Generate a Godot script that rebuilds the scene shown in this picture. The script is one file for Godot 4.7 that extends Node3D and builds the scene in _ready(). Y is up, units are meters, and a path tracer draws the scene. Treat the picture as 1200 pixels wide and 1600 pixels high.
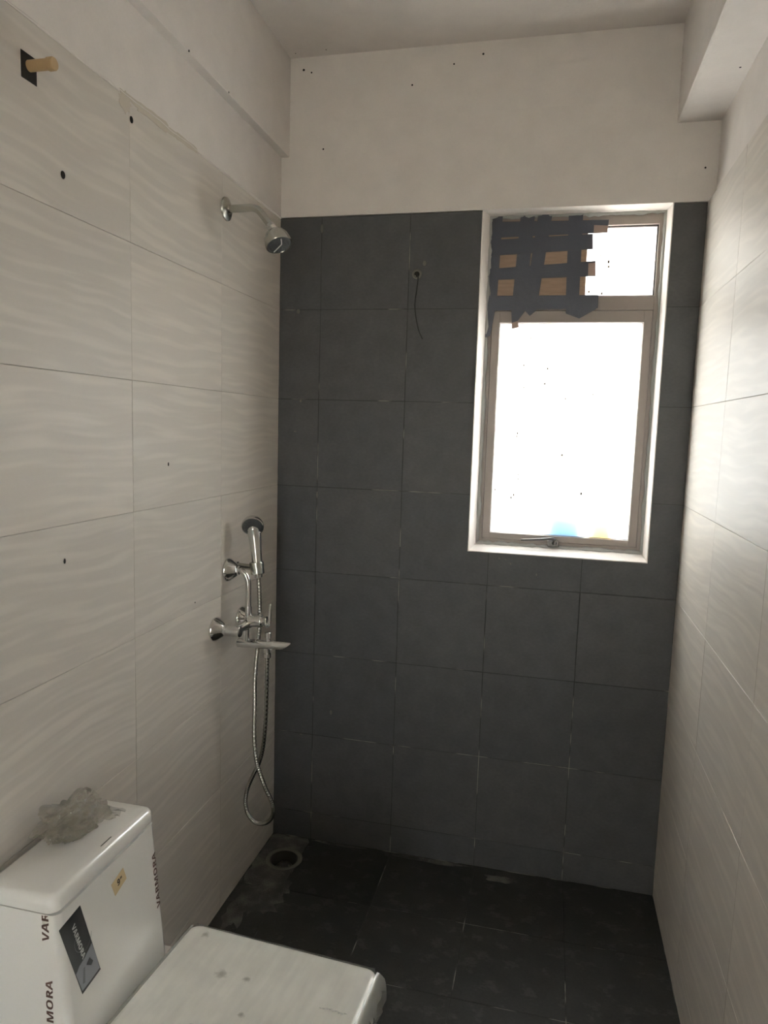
extends Node3D
# An unfinished shower room: white wave-relief tiles left and right, dark slate tiles on the far wall and the floor,
# a frosted window, chrome shower fittings and a toilet still in its wrapping. Far wall z = 0, left wall x = 0, floor y = 0.

const W := 1.339      # room width between tile faces
const D := 4.30       # room depth
const TOP := 2.202    # top of the tiling
const CEIL := 2.705
const WX0 := 0.677    # window opening in the far wall
const WX1 := 1.246
const WY0 := 1.112
const WY1 := 2.205
const ROWS := [0.0, 0.102, 0.402, 0.702, 1.002, 1.302, 1.602, 1.902, 2.202]

var rng := RandomNumberGenerator.new()
var M := {}
var used := {}

# ---------------------------------------------------------------- mesh building
class MB:
	var v := PackedVector3Array()
	var t := PackedVector2Array()
	func tri(a: Vector3, b: Vector3, c: Vector3) -> void:
		v.append(a); v.append(b); v.append(c)
	func quad(a: Vector3, b: Vector3, c: Vector3, d: Vector3) -> void:
		tri(a, b, c); tri(a, c, d)
	func add(o: MB, x := Transform3D()) -> MB:
		for p in o.v:
			v.append(x * p)
		return self
	func closed() -> MB:      # turn the faces outwards by the sign of the enclosed volume
		var s := 0.0
		for i in range(0, v.size(), 3):
			s += v[i].dot((v[i + 2] - v[i]).cross(v[i + 1] - v[i]))
		if s < 0.0:
			for i in range(0, v.size(), 3):
				var k := v[i + 1]
				v[i + 1] = v[i + 2]
				v[i + 2] = k
		return self
	func flat_uv(axis: int, off := Vector2.ZERO) -> MB:
		t.resize(v.size())
		for i in v.size():
			var p := v[i]
			var q := Vector2(p.z, -p.y) if axis == 0 else (Vector2(p.x, p.z) if axis == 1 else Vector2(p.x, -p.y))
			t[i] = q + off
		return self
	func mesh(deg := 35.0) -> ArrayMesh:
		var n := v.size()
		var fn := PackedVector3Array()
		fn.resize(n / 3)
		var at := {}
		for f in n / 3:
			fn[f] = (v[f * 3 + 2] - v[f * 3]).cross(v[f * 3 + 1] - v[f * 3])
			for k in 3:
				var key := Vector3i((v[f * 3 + k] * 20000.0).round())
				if not at.has(key):
					at[key] = PackedInt32Array()
				at[key].append(f)
		var un := PackedVector3Array()
		un.resize(n / 3)
		for f in n / 3:
			un[f] = fn[f].normalized()
		var nn := PackedVector3Array()
		nn.resize(n)
		var lim := cos(deg_to_rad(deg))
		for f in n / 3:
			for k in 3:
				var key := Vector3i((v[f * 3 + k] * 20000.0).round())
				var s := Vector3.ZERO
				for g in at[key]:
					if un[g].dot(un[f]) >= lim:
						s += fn[g]
				nn[f * 3 + k] = s.normalized() if s.length_squared() > 0.0 else un[f]
		var a := []
		a.resize(Mesh.ARRAY_MAX)
		a[Mesh.ARRAY_VERTEX] = v
		a[Mesh.ARRAY_NORMAL] = nn
		if t.size() == n:
			a[Mesh.ARRAY_TEX_UV] = t
		var m := ArrayMesh.new()
		m.add_surface_from_arrays(Mesh.PRIMITIVE_TRIANGLES, a)
		return m

func box(lo: Vector3, hi: Vector3) -> MB:
	return hexa([Vector3(lo.x, lo.y, lo.z), Vector3(hi.x, lo.y, lo.z), Vector3(hi.x, hi.y, lo.z), Vector3(lo.x, hi.y, lo.z)],
		[Vector3(lo.x, lo.y, hi.z), Vector3(hi.x, lo.y, hi.z), Vector3(hi.x, hi.y, hi.z), Vector3(lo.x, hi.y, hi.z)])

func hexa(a: Array, b: Array) -> MB:
	return loft([a, b])

func loft(rings: Array, cap := true) -> MB:     # closed rings of equal count, joined and capped
	var m := MB.new()
	for r in rings.size() - 1:
		var a: Array = rings[r]
		var b: Array = rings[r + 1]
		for i in a.size():
			var j := (i + 1) % a.size()
			m.quad(a[i], a[j], b[j], b[i])
	if cap:
		for e in [0, rings.size() - 1]:
			var a: Array = rings[e]
			var c := Vector3.ZERO
			for p in a:
				c += p
			c /= a.size()
			for i in a.size():
				var j := (i + 1) % a.size()
				if e == 0:
					m.tri(c, a[j], a[i])
				else:
					m.tri(c, a[i], a[j])
		m.closed()
	return m

func cbox(lo: Vector3, hi: Vector3, b: float) -> MB:    # box with chamfered edges
	var c := (lo + hi) * 0.5
	var h := (hi - lo) * 0.5
	var m := MB.new()
	var ax := [Vector3.RIGHT, Vector3.UP, Vector3.BACK]
	for i in 3:
		var j := (i + 1) % 3
		var k := (i + 2) % 3
		for s in [-1.0, 1.0]:
			var o: Vector3 = c + ax[i] * s * h[i]
			var u: Vector3 = ax[j] * (h[j] - b)
			var w: Vector3 = ax[k] * (h[k] - b)
			if s > 0: m.quad(o - u - w, o - u + w, o + u + w, o + u - w)
			else: m.quad(o - u - w, o + u - w, o + u + w, o - u + w)
			for s2 in [-1.0, 1.0]:      # edge between face i/s and face j/s2
				var p: Vector3 = c + ax[i] * s * h[i] + ax[j] * s2 * (h[j] - b)
				var q: Vector3 = c + ax[i] * s * (h[i] - b) + ax[j] * s2 * h[j]
				if s * s2 > 0: m.quad(p - w, p + w, q + w, q - w)
				else: m.quad(p - w, q - w, q + w, p + w)
	for sx in [-1.0, 1.0]:
		for sy in [-1.0, 1.0]:
			for sz in [-1.0, 1.0]:
				var p := c + Vector3(sx * h.x, sy * (h.y - b), sz * (h.z - b))
				var q := c + Vector3(sx * (h.x - b), sy * h.y, sz * (h.z - b))
				var r := c + Vector3(sx * (h.x - b), sy * (h.y - b), sz * h.z)
				if sx * sy * sz > 0: m.tri(p, r, q)
				else: m.tri(p, q, r)
	return m.closed()

func frame_to(o: Vector3, dir: Vector3) -> Transform3D:   # y axis along dir
	var y := dir.normalized()
	var x := y.cross(Vector3(0.13, 0.2, 0.97))
	if x.length() < 0.1:
		x = y.cross(Vector3.RIGHT)
	x = x.normalized()
	return Transform3D(Basis(x, y, x.cross(y)), o)

func lathe(prof: Array, x: Transform3D, segs := 28, hollow := false) -> MB:   # profile of Vector2(radius, height); hollow: the profile closes on itself round an open middle
	var rings := []
	for p in prof:
		var r := []
		for i in segs:
			var a := TAU * i / segs
			r.append(x * Vector3(maxf(p.x, 0.00002) * cos(a), p.y, maxf(p.x, 0.00002) * sin(a)))
		rings.append(r)
	if hollow:
		rings.append(rings[0])
		return loft(rings, false).closed()
	return loft(rings)

func rod(a: Vector3, b: Vector3, r: float, segs := 20, bev := 0.001) -> MB:
	var l := (b - a).length()
	return lathe([Vector2(r - bev, 0), Vector2(r, bev), Vector2(r, l - bev), Vector2(r - bev, l)], frame_to(a, b - a), segs)

func smooth_path(pts: Array, n: int) -> Array:
	var out := []
	for i in pts.size() - 1:
		var p0: Vector3 = pts[maxi(i - 1, 0)]
		var p3: Vector3 = pts[mini(i + 2, pts.size() - 1)]
		for k in n:
			out.append(pts[i].cubic_interpolate(pts[i + 1], p0, p3, float(k) / n))
	out.append(pts[-1])
	return out

func tube(path: Array, radius: Callable, segs := 14) -> MB:
	var rings := []
	var up := Vector3(0.31, 0.2, 0.93)
	for i in path.size():
		var d: Vector3 = (path[mini(i + 1, path.size() - 1)] - path[maxi(i - 1, 0)]).normalized()
		var s := (up - d * up.dot(d)).normalized()
		up = s
		var q := d.cross(s)
		var r: float = radius.call(float(i) / (path.size() - 1))
		var ring := []
		for k in segs:
			var a := TAU * k / segs
			ring.append(path[i] + (s * cos(a) + q * sin(a)) * r)
		rings.append(ring)
	return loft(rings)

func rrect(x0: float, x1: float, z0: float, z1: float, y: float, r: float, n := 5) -> Array:
	var out := []
	var cs := [Vector2(x1 - r, z1 - r), Vector2(x0 + r, z1 - r), Vector2(x0 + r, z0 + r), Vector2(x1 - r, z0 + r)]
	for q in 4:
		for i in n + 1:
			var a := PI / 2 * (q + float(i) / n)
			out.append(Vector3(cs[q].x + r * cos(a), y, cs[q].y + r * sin(a)))
	return out

func prism(poly: Array, n: Vector3) -> MB:     # a planar outline given a thickness n
	var b := []
	for p in poly:
		b.append(p + n)
	if poly.size() <= 6:
		return loft([poly, b])
	return loft([poly, b])

func concave_prism(poly: PackedVector2Array, z0: float, z1: float) -> MB:   # outline in x, y
	var m := MB.new()
	var ids := Geometry2D.triangulate_polygon(poly)
	for i in range(0, ids.size(), 3):
		for z in [z0, z1]:
			var a := Vector3(poly[ids[i]].x, poly[ids[i]].y, z)
			var b := Vector3(poly[ids[i + 1]].x, poly[ids[i + 1]].y, z)
			var c := Vector3(poly[ids[i + 2]].x, poly[ids[i + 2]].y, z)
			if z == z0: m.tri(a, b, c)
			else: m.tri(a, c, b)
	var ccw := Geometry2D.is_polygon_clockwise(poly)
	for i in poly.size():
		var p := poly[i]
		var q := poly[(i + 1) % poly.size()]
		var a := Vector3(p.x, p.y, z0)
		var b := Vector3(q.x, q.y, z0)
		var c := Vector3(q.x, q.y, z1)
		var d := Vector3(p.x, p.y, z1)
		m.quad(a, d, c, b)
	# make every face point outwards: caps by z, sides away from the outline
	for i in range(0, m.v.size(), 3):
		var f := (m.v[i + 2] - m.v[i]).cross(m.v[i + 1] - m.v[i])
		var flip := false
		if absf(f.z) > 0.9 * f.length():
			flip = (f.z > 0) != (m.v[i].z > (z0 + z1) / 2)
		else:
			var c := (m.v[i] + m.v[i + 1] + m.v[i + 2]) / 3 + f.normalized() * 0.0005
			flip = Geometry2D.is_point_in_polygon(Vector2(c.x, c.y), poly)
		if flip:
			var k := m.v[i + 1]
			m.v[i + 1] = m.v[i + 2]
			m.v[i + 2] = k
	return m

# ---------------------------------------------------------------- nodes
func numbered(called: String) -> String:
	var n: int = used.get(called, 0)
	used[called] = n + 1
	return called if n == 0 else "%s_%03d" % [called, n]

func tag(o: Node3D, label: String, category: String, kind := "", group := "") -> void:
	o.set_meta("label", label)
	o.set_meta("category", category)
	if kind: o.set_meta("kind", kind)
	if group: o.set_meta("group", group)

func thing(called: String, label: String, category: String, at := Vector3.ZERO, kind := "") -> Node3D:
	var o := Node3D.new()
	o.name = numbered(called)
	add_child(o)
	o.position = at
	tag(o, label, category, kind)
	return o

func part(parent: Node3D, called: String, mesh: Mesh, mat: Material, label := "") -> MeshInstance3D:
	var o := MeshInstance3D.new()
	o.name = called
	o.mesh = mesh
	o.material_override = mat
	parent.add_child(o, true)
	# meshes are written in room coordinates: take the thing's place back out
	var p := parent
	var at := Vector3.ZERO
	while p != self:
		at += p.position
		p = p.get_parent()
	o.position = -at
	if label: o.set_meta("label", label)
	return o

# ---------------------------------------------------------------- materials
func lin(r: float, g: float, b: float) -> Color:
	return Color(r, g, b).linear_to_srgb()

func mat(called: String, c: Color, rough := 0.6, metal := 0.0) -> StandardMaterial3D:
	var m := StandardMaterial3D.new()
	m.resource_name = called
	m.albedo_color = c
	m.roughness = rough
	m.metallic = metal
	M[called] = m
	return m

func noise(seed_: int, freq: float, oct := 4) -> FastNoiseLite:
	var n := FastNoiseLite.new()
	n.seed = seed_
	n.noise_type = FastNoiseLite.TYPE_SIMPLEX_SMOOTH
	n.frequency = freq
	n.fractal_octaves = oct
	return n

func picture(w: int, h: int, f: Callable, fmt := Image.FORMAT_RGB8) -> ImageTexture:
	var im := Image.create_empty(w, h, false, fmt)
	for y in h:
		for x in w:
			im.set_pixel(x, y, f.call(x, y))
	return ImageTexture.create_from_image(im)

func grey(v: float) -> Color:
	return Color(v, v, v)

func make_materials() -> void:
	# white wall tile: long shallow waves pressed into a satin glaze, with a faint streak in the print
	var a := noise(11, 1.0, 2)
	var b := noise(12, 1.0, 2)
	var c := noise(13, 1.0, 1)
	var wave := func(x: int, y: int) -> float:
		var u := x / 1024.0 * 1.8
		var v := y / 1024.0 * 1.2
		var w := c.get_noise_2d(u * 2.2, v * 3.0) * 0.014 + c.get_noise_2d(u * 6.0 + 40.0, v * 9.0) * 0.003
		var p := a.get_noise_2d(u * 2.6, (v + w) * 40.0)
		var q := b.get_noise_2d(u * 3.0 + 7.0, (v + w) * 20.0)
		return clampf(0.5 + 0.42 * p + 0.25 * q, 0.0, 1.0)
	var relief := picture(1024, 1024, func(x, y): return grey(wave.call(x, y)), Image.FORMAT_L8)
	var streak := picture(1024, 1024, func(x, y):
		var s: float = wave.call(x, y)
		var e := 0.955 + 0.045 * smoothstep(0.35, 0.85, s)
		return Color(e, e, e * 0.995))
	for k in 3:
		var m := mat("white_tile_%d" % k, [Color(0.856, 0.826, 0.788), Color(0.848, 0.819, 0.783), Color(0.864, 0.832, 0.793)][k], 0.46)
		m.albedo_texture = streak
		m.metallic_specular = 0.4
		m.heightmap_enabled = true
		m.heightmap_texture = relief
		m.heightmap_scale = 0.065
		m.uv1_scale = Vector3(1.0 / 1.8, 1.0 / 1.2, 1)
	var gw := mat("white_grout", Color(0.50, 0.47, 0.43), 0.9)
	gw.albedo_color = Color(0.70, 0.67, 0.62)
	# dark slate tile
	var d1 := noise(21, 0.012, 5)
	var d2 := noise(22, 0.12, 3)
	var d3 := noise(23, 0.006, 3)
	var slate := picture(1024, 1024, func(x, y):
		var s := 0.92 + 0.07 * d1.get_noise_2d(x, y) + 0.05 * d2.get_noise_2d(x * 0.6, y)
		return Color(clampf(s, 0, 1), clampf(s, 0, 1), clampf(s * 0.985, 0, 1)))
	var slate_h := picture(512, 512, func(x, y): return grey(clampf(0.5 + 0.5 * d2.get_noise_2d(x * 1.2, y * 2.0) , 0, 1)), Image.FORMAT_L8)
	for k in 3:
		var m := mat("slate_%d" % k, [Color(0.316, 0.320, 0.324), Color(0.306, 0.311, 0.316), Color(0.324, 0.326, 0.328)][k], 0.5)
		m.albedo_texture = slate
		m.heightmap_enabled = true
		m.heightmap_texture = slate_h
		m.heightmap_scale = 0.02
		m.uv1_scale = Vector3(0.8, 0.8, 1)
	# floor tile: the same slate with dried cement dust wiped over it in patches
	var dust := picture(1024, 1024, func(x, y):
		var s := 0.86 + 0.16 * d1.get_noise_2d(x, y) + 0.10 * d2.get_noise_2d(x, y)
		var p := smoothstep(0.16, 0.5, d1.get_noise_2d(x + 900, y * 1.3) + 0.35 * d2.get_noise_2d(x * 0.5, y))
		var e := clampf(s + 0.30 * p, 0.0, 1.4) * 0.7
		return Color(e, e * 0.985, e * 0.955))
	var fm := mat("floor_slate", Color(0.30, 0.30, 0.29), 0.55)
	fm.albedo_texture = dust
	fm.uv1_scale = Vector3(0.8, 0.8, 1)
	fm.heightmap_enabled = true
	fm.heightmap_texture = slate_h
	fm.heightmap_scale = 0.02
	# grout of the dark tiling: dark filler with pale cement left showing along some lengths
	var g1 := noise(31, 0.011, 3)
	var gt := picture(512, 512, func(x, y):
		var p := smoothstep(0.10, 0.42, g1.get_noise_2d(x, y))
		return Color(0.21, 0.21, 0.20).lerp(Color(0.56, 0.55, 0.51), p))
	var gd := mat("dark_grout", Color.WHITE, 0.95)
	gd.albedo_texture = gt
	gd.uv1_triplanar = true
	gd.uv1_world_triplanar = true
	gd.uv1_scale = Vector3(0.9, 0.9, 0.9)
	# plaster and paint
	var p1 := noise(41, 0.010, 5)
	var p2 := noise(42, 0.15, 3)
	var pt := picture(1024, 1024, func(x, y):
		var s := 0.975 + 0.022 * p1.get_noise_2d(x, y) + 0.006 * p2.get_noise_2d(x, y)
		return Color(minf(s, 1.0), minf(s * 0.998, 1.0), minf(s * 0.985, 1.0)))
	var ph := picture(512, 512, func(x, y): return grey(clampf(0.5 + 0.35 * p1.get_noise_2d(x * 2, y * 2) + 0.15 * p2.get_noise_2d(x, y), 0, 1)), Image.FORMAT_L8)
	var pl := mat("plaster", Color(0.925, 0.900, 0.885), 0.85)
	pl.albedo_texture = pt
	pl.heightmap_enabled = true
	pl.heightmap_texture = ph
	pl.heightmap_scale = 0.12
	pl.uv1_triplanar = true
	pl.uv1_world_triplanar = true
	pl.uv1_scale = Vector3(0.8, 0.8, 0.8)
	# rough cement
	var ct := picture(512, 512, func(x, y):
		var s := 0.5 + 0.5 * p1.get_noise_2d(x, y) + 0.12 * p2.get_noise_2d(x, y)
		return Color(0.27, 0.27, 0.255).lerp(Color(0.46, 0.45, 0.42), smoothstep(0.25, 0.85, s)))
	var cm := mat("cement", Color.WHITE, 0.9)
	cm.albedo_texture = ct
	cm.uv1_triplanar = true
	cm.uv1_world_triplanar = true
	cm.uv1_scale = Vector3(1.7, 1.7, 1.7)
	cm.heightmap_enabled = true
	cm.heightmap_texture = ph
	cm.heightmap_scale = 0.12
	mat("pale_cement", Color(0.80, 0.76, 0.70), 0.9)
	mat("cement_smear", Color(0.42, 0.41, 0.38), 0.9)
	# window
	mat("window_frame", Color(0.56, 0.52, 0.49), 0.42)
	mat("gun_metal", Color(0.36, 0.35, 0.34), 0.35, 0.8)
	mat("gasket", Color(0.25, 0.22, 0.21), 0.7)
	mat("sealant", Color(0.62, 0.62, 0.60), 0.6)
	var gl := mat("frosted_glass", Color(0.985, 1.0, 1.0, 0.90), 0.4)
	gl.transparency = BaseMaterial3D.TRANSPARENCY_ALPHA
	gl.backlight_enabled = true
	gl.backlight = Color(1, 1, 1)
	var tp := mat("black_tape", Color(0.26, 0.275, 0.315), 0.34)
	tp.heightmap_enabled = true
	tp.heightmap_texture = ph
	tp.heightmap_scale = 0.06
	tp.uv1_triplanar = true
	tp.uv1_world_triplanar = true
	tp.uv1_scale = Vector3(4, 4, 4)
	mat("tape_back", Color(0.58, 0.50, 0.46), 0.4)
	var k1 := noise(51, 0.05, 3)
	var kt := picture(256, 256, func(x, y):
		var s := 0.93 + 0.08 * k1.get_noise_2d(x * 0.4, y * 3.0)
		return Color(s, s, s))
	var cb := mat("cardboard", Color(0.66, 0.56, 0.475), 0.85)
	cb.albedo_texture = kt
	cb.uv1_triplanar = true
	cb.uv1_scale = Vector3(3, 3, 3)
	cb.backlight_enabled = true
	cb.backlight = Color(0.16, 0.13, 0.11)
	for q in [["blue_plastic", Color(0.60, 0.74, 0.84)], ["yellow_plastic", Color(0.93, 0.86, 0.64)]]:
		var m := mat(q[0], q[1], 0.4)
		m.backlight_enabled = true
		m.backlight = q[1]
	mat("twig", Color(0.30, 0.24, 0.15), 0.9)
	# metal and plastic
	mat("chrome", Color(0.86, 0.86, 0.85), 0.10, 1.0)
	mat("satin_chrome", Color(0.70, 0.70, 0.67), 0.26, 1.0)
	mat("grey_plastic", Color(0.26, 0.27, 0.27), 0.45)
	mat("pale_plastic", Color(0.80, 0.80, 0.78), 0.4)
	mat("pipe_beige", Color(0.70, 0.59, 0.43), 0.5)
	mat("hole", Color(0.10, 0.085, 0.06), 0.95)
	mat("mud", Color(0.27, 0.23, 0.15), 0.95)
	mat("wire", Color(0.16, 0.16, 0.16), 0.7)
	mat("well_plastic", Color(0.22, 0.22, 0.21), 0.6)
	mat("drain_metal", Color(0.34, 0.34, 0.33), 0.45, 0.6)
	# toilet
	var ce := mat("ceramic", Color(0.935, 0.925, 0.90), 0.12)
	ce.clearcoat_enabled = true
	ce.clearcoat = 0.6
	ce.clearcoat_roughness = 0.06
	var s1 := noise(61, 1.0, 3)
	var wrap_h := picture(512, 512, func(x, y):
		var u: float = x / 512.0
		var v: float = y / 512.0
		var s := 0.5 + 0.16 * s1.get_noise_2d(u * 16.0, v * 2.0 + u * 4.0) + 0.25 * s1.get_noise_2d(u * 7.0 + 3.0, v * 7.0)
		return grey(clampf(s, 0, 1)), Image.FORMAT_L8)
	var wrap_c := picture(512, 512, func(x, y):
		var u: float = x / 512.0
		var v: float = y / 512.0
		var s := 0.97 + 0.03 * s1.get_noise_2d(u * 18.0, v * 2.5 + u * 4.0) + 0.03 * s1.get_noise_2d(u * 5.0 + 9.0, v * 5.0)
		var spot := 0.0
		for q in [[0.31, 0.29, 0.03], [0.43, 0.28, 0.018], [0.11, 0.07, 0.022], [0.50, 0.48, 0.016], [0.34, 0.62, 0.026]]:
			var r := Vector2(u - q[0], v - q[1]).length() * (1.0 + 0.5 * s1.get_noise_2d(u * 40.0, v * 40.0))
			spot = maxf(spot, 1.0 - smoothstep(0.0, q[2] * 1.25, r))
		return Color(s, s, s * 0.985).lerp(Color(0.42, 0.41, 0.36), 0.42 * spot))
	var st := mat("wrapped_seat", Color(0.965, 0.96, 0.94), 0.42)
	st.albedo_texture = wrap_c
	st.heightmap_enabled = true
	st.heightmap_texture = wrap_h
	st.heightmap_scale = 0.14
	st.clearcoat_enabled = true
	st.clearcoat = 0.7
	st.clearcoat_roughness = 0.18
	st.uv1_scale = Vector3(1, 1, 1)
	mat("pale_film", Color(0.92, 0.92, 0.90), 0.2)
	var fl := mat("clear_film", Color(0.93, 0.93, 0.90, 0.34), 0.14)
	fl.transparency = BaseMaterial3D.TRANSPARENCY_ALPHA
	fl.cull_mode = BaseMaterial3D.CULL_DISABLED
	var bg := mat("bag_film", Color(0.60, 0.57, 0.50, 0.30), 0.10)
	bg.transparency = BaseMaterial3D.TRANSPARENCY_ALPHA
	bg.cull_mode = BaseMaterial3D.CULL_DISABLED
	mat("sticker_black", Color(0.10, 0.11, 0.115), 0.35)
	mat("sticker_print", Color(0.78, 0.78, 0.76), 0.5)
	mat("sticker_grey", Color(0.40, 0.41, 0.42), 0.45)
	mat("sticker_photo", Color(0.55, 0.56, 0.58), 0.4)
	mat("sticker_beige", Color(0.80, 0.71, 0.55), 0.7)
	mat("brown_print", Color(0.34, 0.24, 0.20), 0.6)
	mat("black_print", Color(0.12, 0.11, 0.10), 0.6)
	# beyond the room
	mat("render_outside", Color(0.74, 0.73, 0.70), 0.9)
	mat("door_paint", Color(0.84, 0.82, 0.78), 0.5)
	mat("ground_outside", Color(0.55, 0.53, 0.49), 0.95)

# ---------------------------------------------------------------- setting
func make_light() -> void:
	var cam := Camera3D.new()
	cam.name = "camera"
	add_child(cam)
	var eye := Vector3(0.9296, 1.5121, 2.3486)
	cam.look_at_from_position(eye, eye + Vector3(-0.22354395, -0.1172067, -0.96762115), Vector3(-0.05574167, 0.99265622, -0.10736149))
	cam.fov = rad_to_deg(2.0 * atan(800.0 / 1111.876))
	cam.near = 0.02
	cam.current = true
	var sky_m := ProceduralSkyMaterial.new()
	sky_m.sky_top_color = Color(0.93, 0.97, 1.0)
	sky_m.sky_horizon_color = Color(0.97, 0.985, 1.0)
	sky_m.ground_bottom_color = Color(0.86, 0.84, 0.80)
	sky_m.ground_horizon_color = Color(0.92, 0.91, 0.89)
	sky_m.sun_angle_max = 0.1
	var sky := Sky.new()
	sky.sky_material = sky_m
	var env := Environment.new()
	env.background_mode = Environment.BG_SKY
	env.sky = sky
	env.background_energy_multiplier = 44.0
	env.tonemap_mode = Environment.TONE_MAPPER_LINEAR
	env.tonemap_exposure = 1.0
	env.sdfgi_enabled = true
	env.ssao_enabled = true
	env.ssil_enabled = true
	var we := WorldEnvironment.new()
	we.name = "environment"
	we.environment = env
	add_child(we)

func spans(first: float, step: float, end: float) -> Array:
	var out := [0.0]
	var x := first
	while x < end - 0.01:
		out.append(x)
		x += step
	out.append(end)
	return out

func side_wall(left: bool) -> Node3D:
	var w := thing("wall_left" if left else "wall_right",
		"wall of white wave-textured tiles that carries the shower fittings" if left else "wall of white wave-textured tiles lit by the window beside it", "wall", Vector3.ZERO, "structure")
	var face := 0.0 if left else W
	var out := -1.0 if left else 1.0
	var xs := [face + out * 0.0022, face + out * 0.15]
	part(w, "grout_bed", box(Vector3(minf(xs[0], xs[1]), 0, -0.15), Vector3(maxf(xs[0], xs[1]), TOP, D + 0.15)).mesh(), M.white_grout)
	var px := 0.0 if left else 1.360
	part(w, "plaster", box(Vector3(px - (0.15 if left else 0.0), TOP, -0.15), Vector3(px + (0.0 if left else 0.13), CEIL, D + 0.15)).mesh(), M.plaster)
	if not left:
		part(w, "cement_edge", hexa([Vector3(W + 0.003, TOP, 0), Vector3(W + 0.003, TOP, D), Vector3(1.36, TOP, D), Vector3(1.36, TOP, 0)],
			[Vector3(1.352, TOP + 0.012, 0), Vector3(1.352, TOP + 0.012, D), Vector3(1.36, TOP + 0.02, D), Vector3(1.36, TOP + 0.02, 0)]).mesh(), M.plaster)
	var zs := spans(0.4412 if left else 0.4412, 0.45, D)
	for r in ROWS.size() - 1:
		for c in zs.size() - 1:
			var g := 0.0005
			var jut := rng.randf_range(-0.0003, 0.0003)
			var lo := Vector3(minf(face + jut, face + out * 0.0095), ROWS[r] + g, zs[c] + g * 0.6)
			var hi := Vector3(maxf(face + jut, face + out * 0.0095), ROWS[r + 1] - g, zs[c + 1] - g * 0.6)
			var off := Vector2(-lo.z + rng.randf_range(0.05, 1.25), hi.y + rng.randf_range(0.05, 0.85))
			part(w, "tile", cbox(lo, hi, 0.0007).flat_uv(0, off).mesh(20.0), M["white_tile_%d" % rng.randi_range(0, 2)])
	return w

func speck(parent: Node3D, at: Vector3, n: Vector3, r: float, called := "speck", m := "hole", squash := 1.0) -> void:
	var x := frame_to(at, n)
	var b := MB.new()
	b.add(lathe([Vector2(r, -0.001), Vector2(r * 0.95, 0.0004), Vector2(r * 0.4, 0.0007)], Transform3D(), 10), x)
	if squash != 1.0:
		for i in b.v.size():
			var d := b.v[i] - at
			d.y *= squash
			b.v[i] = at + d
	part(parent, called, b.mesh(50.0), M[m])

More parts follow.
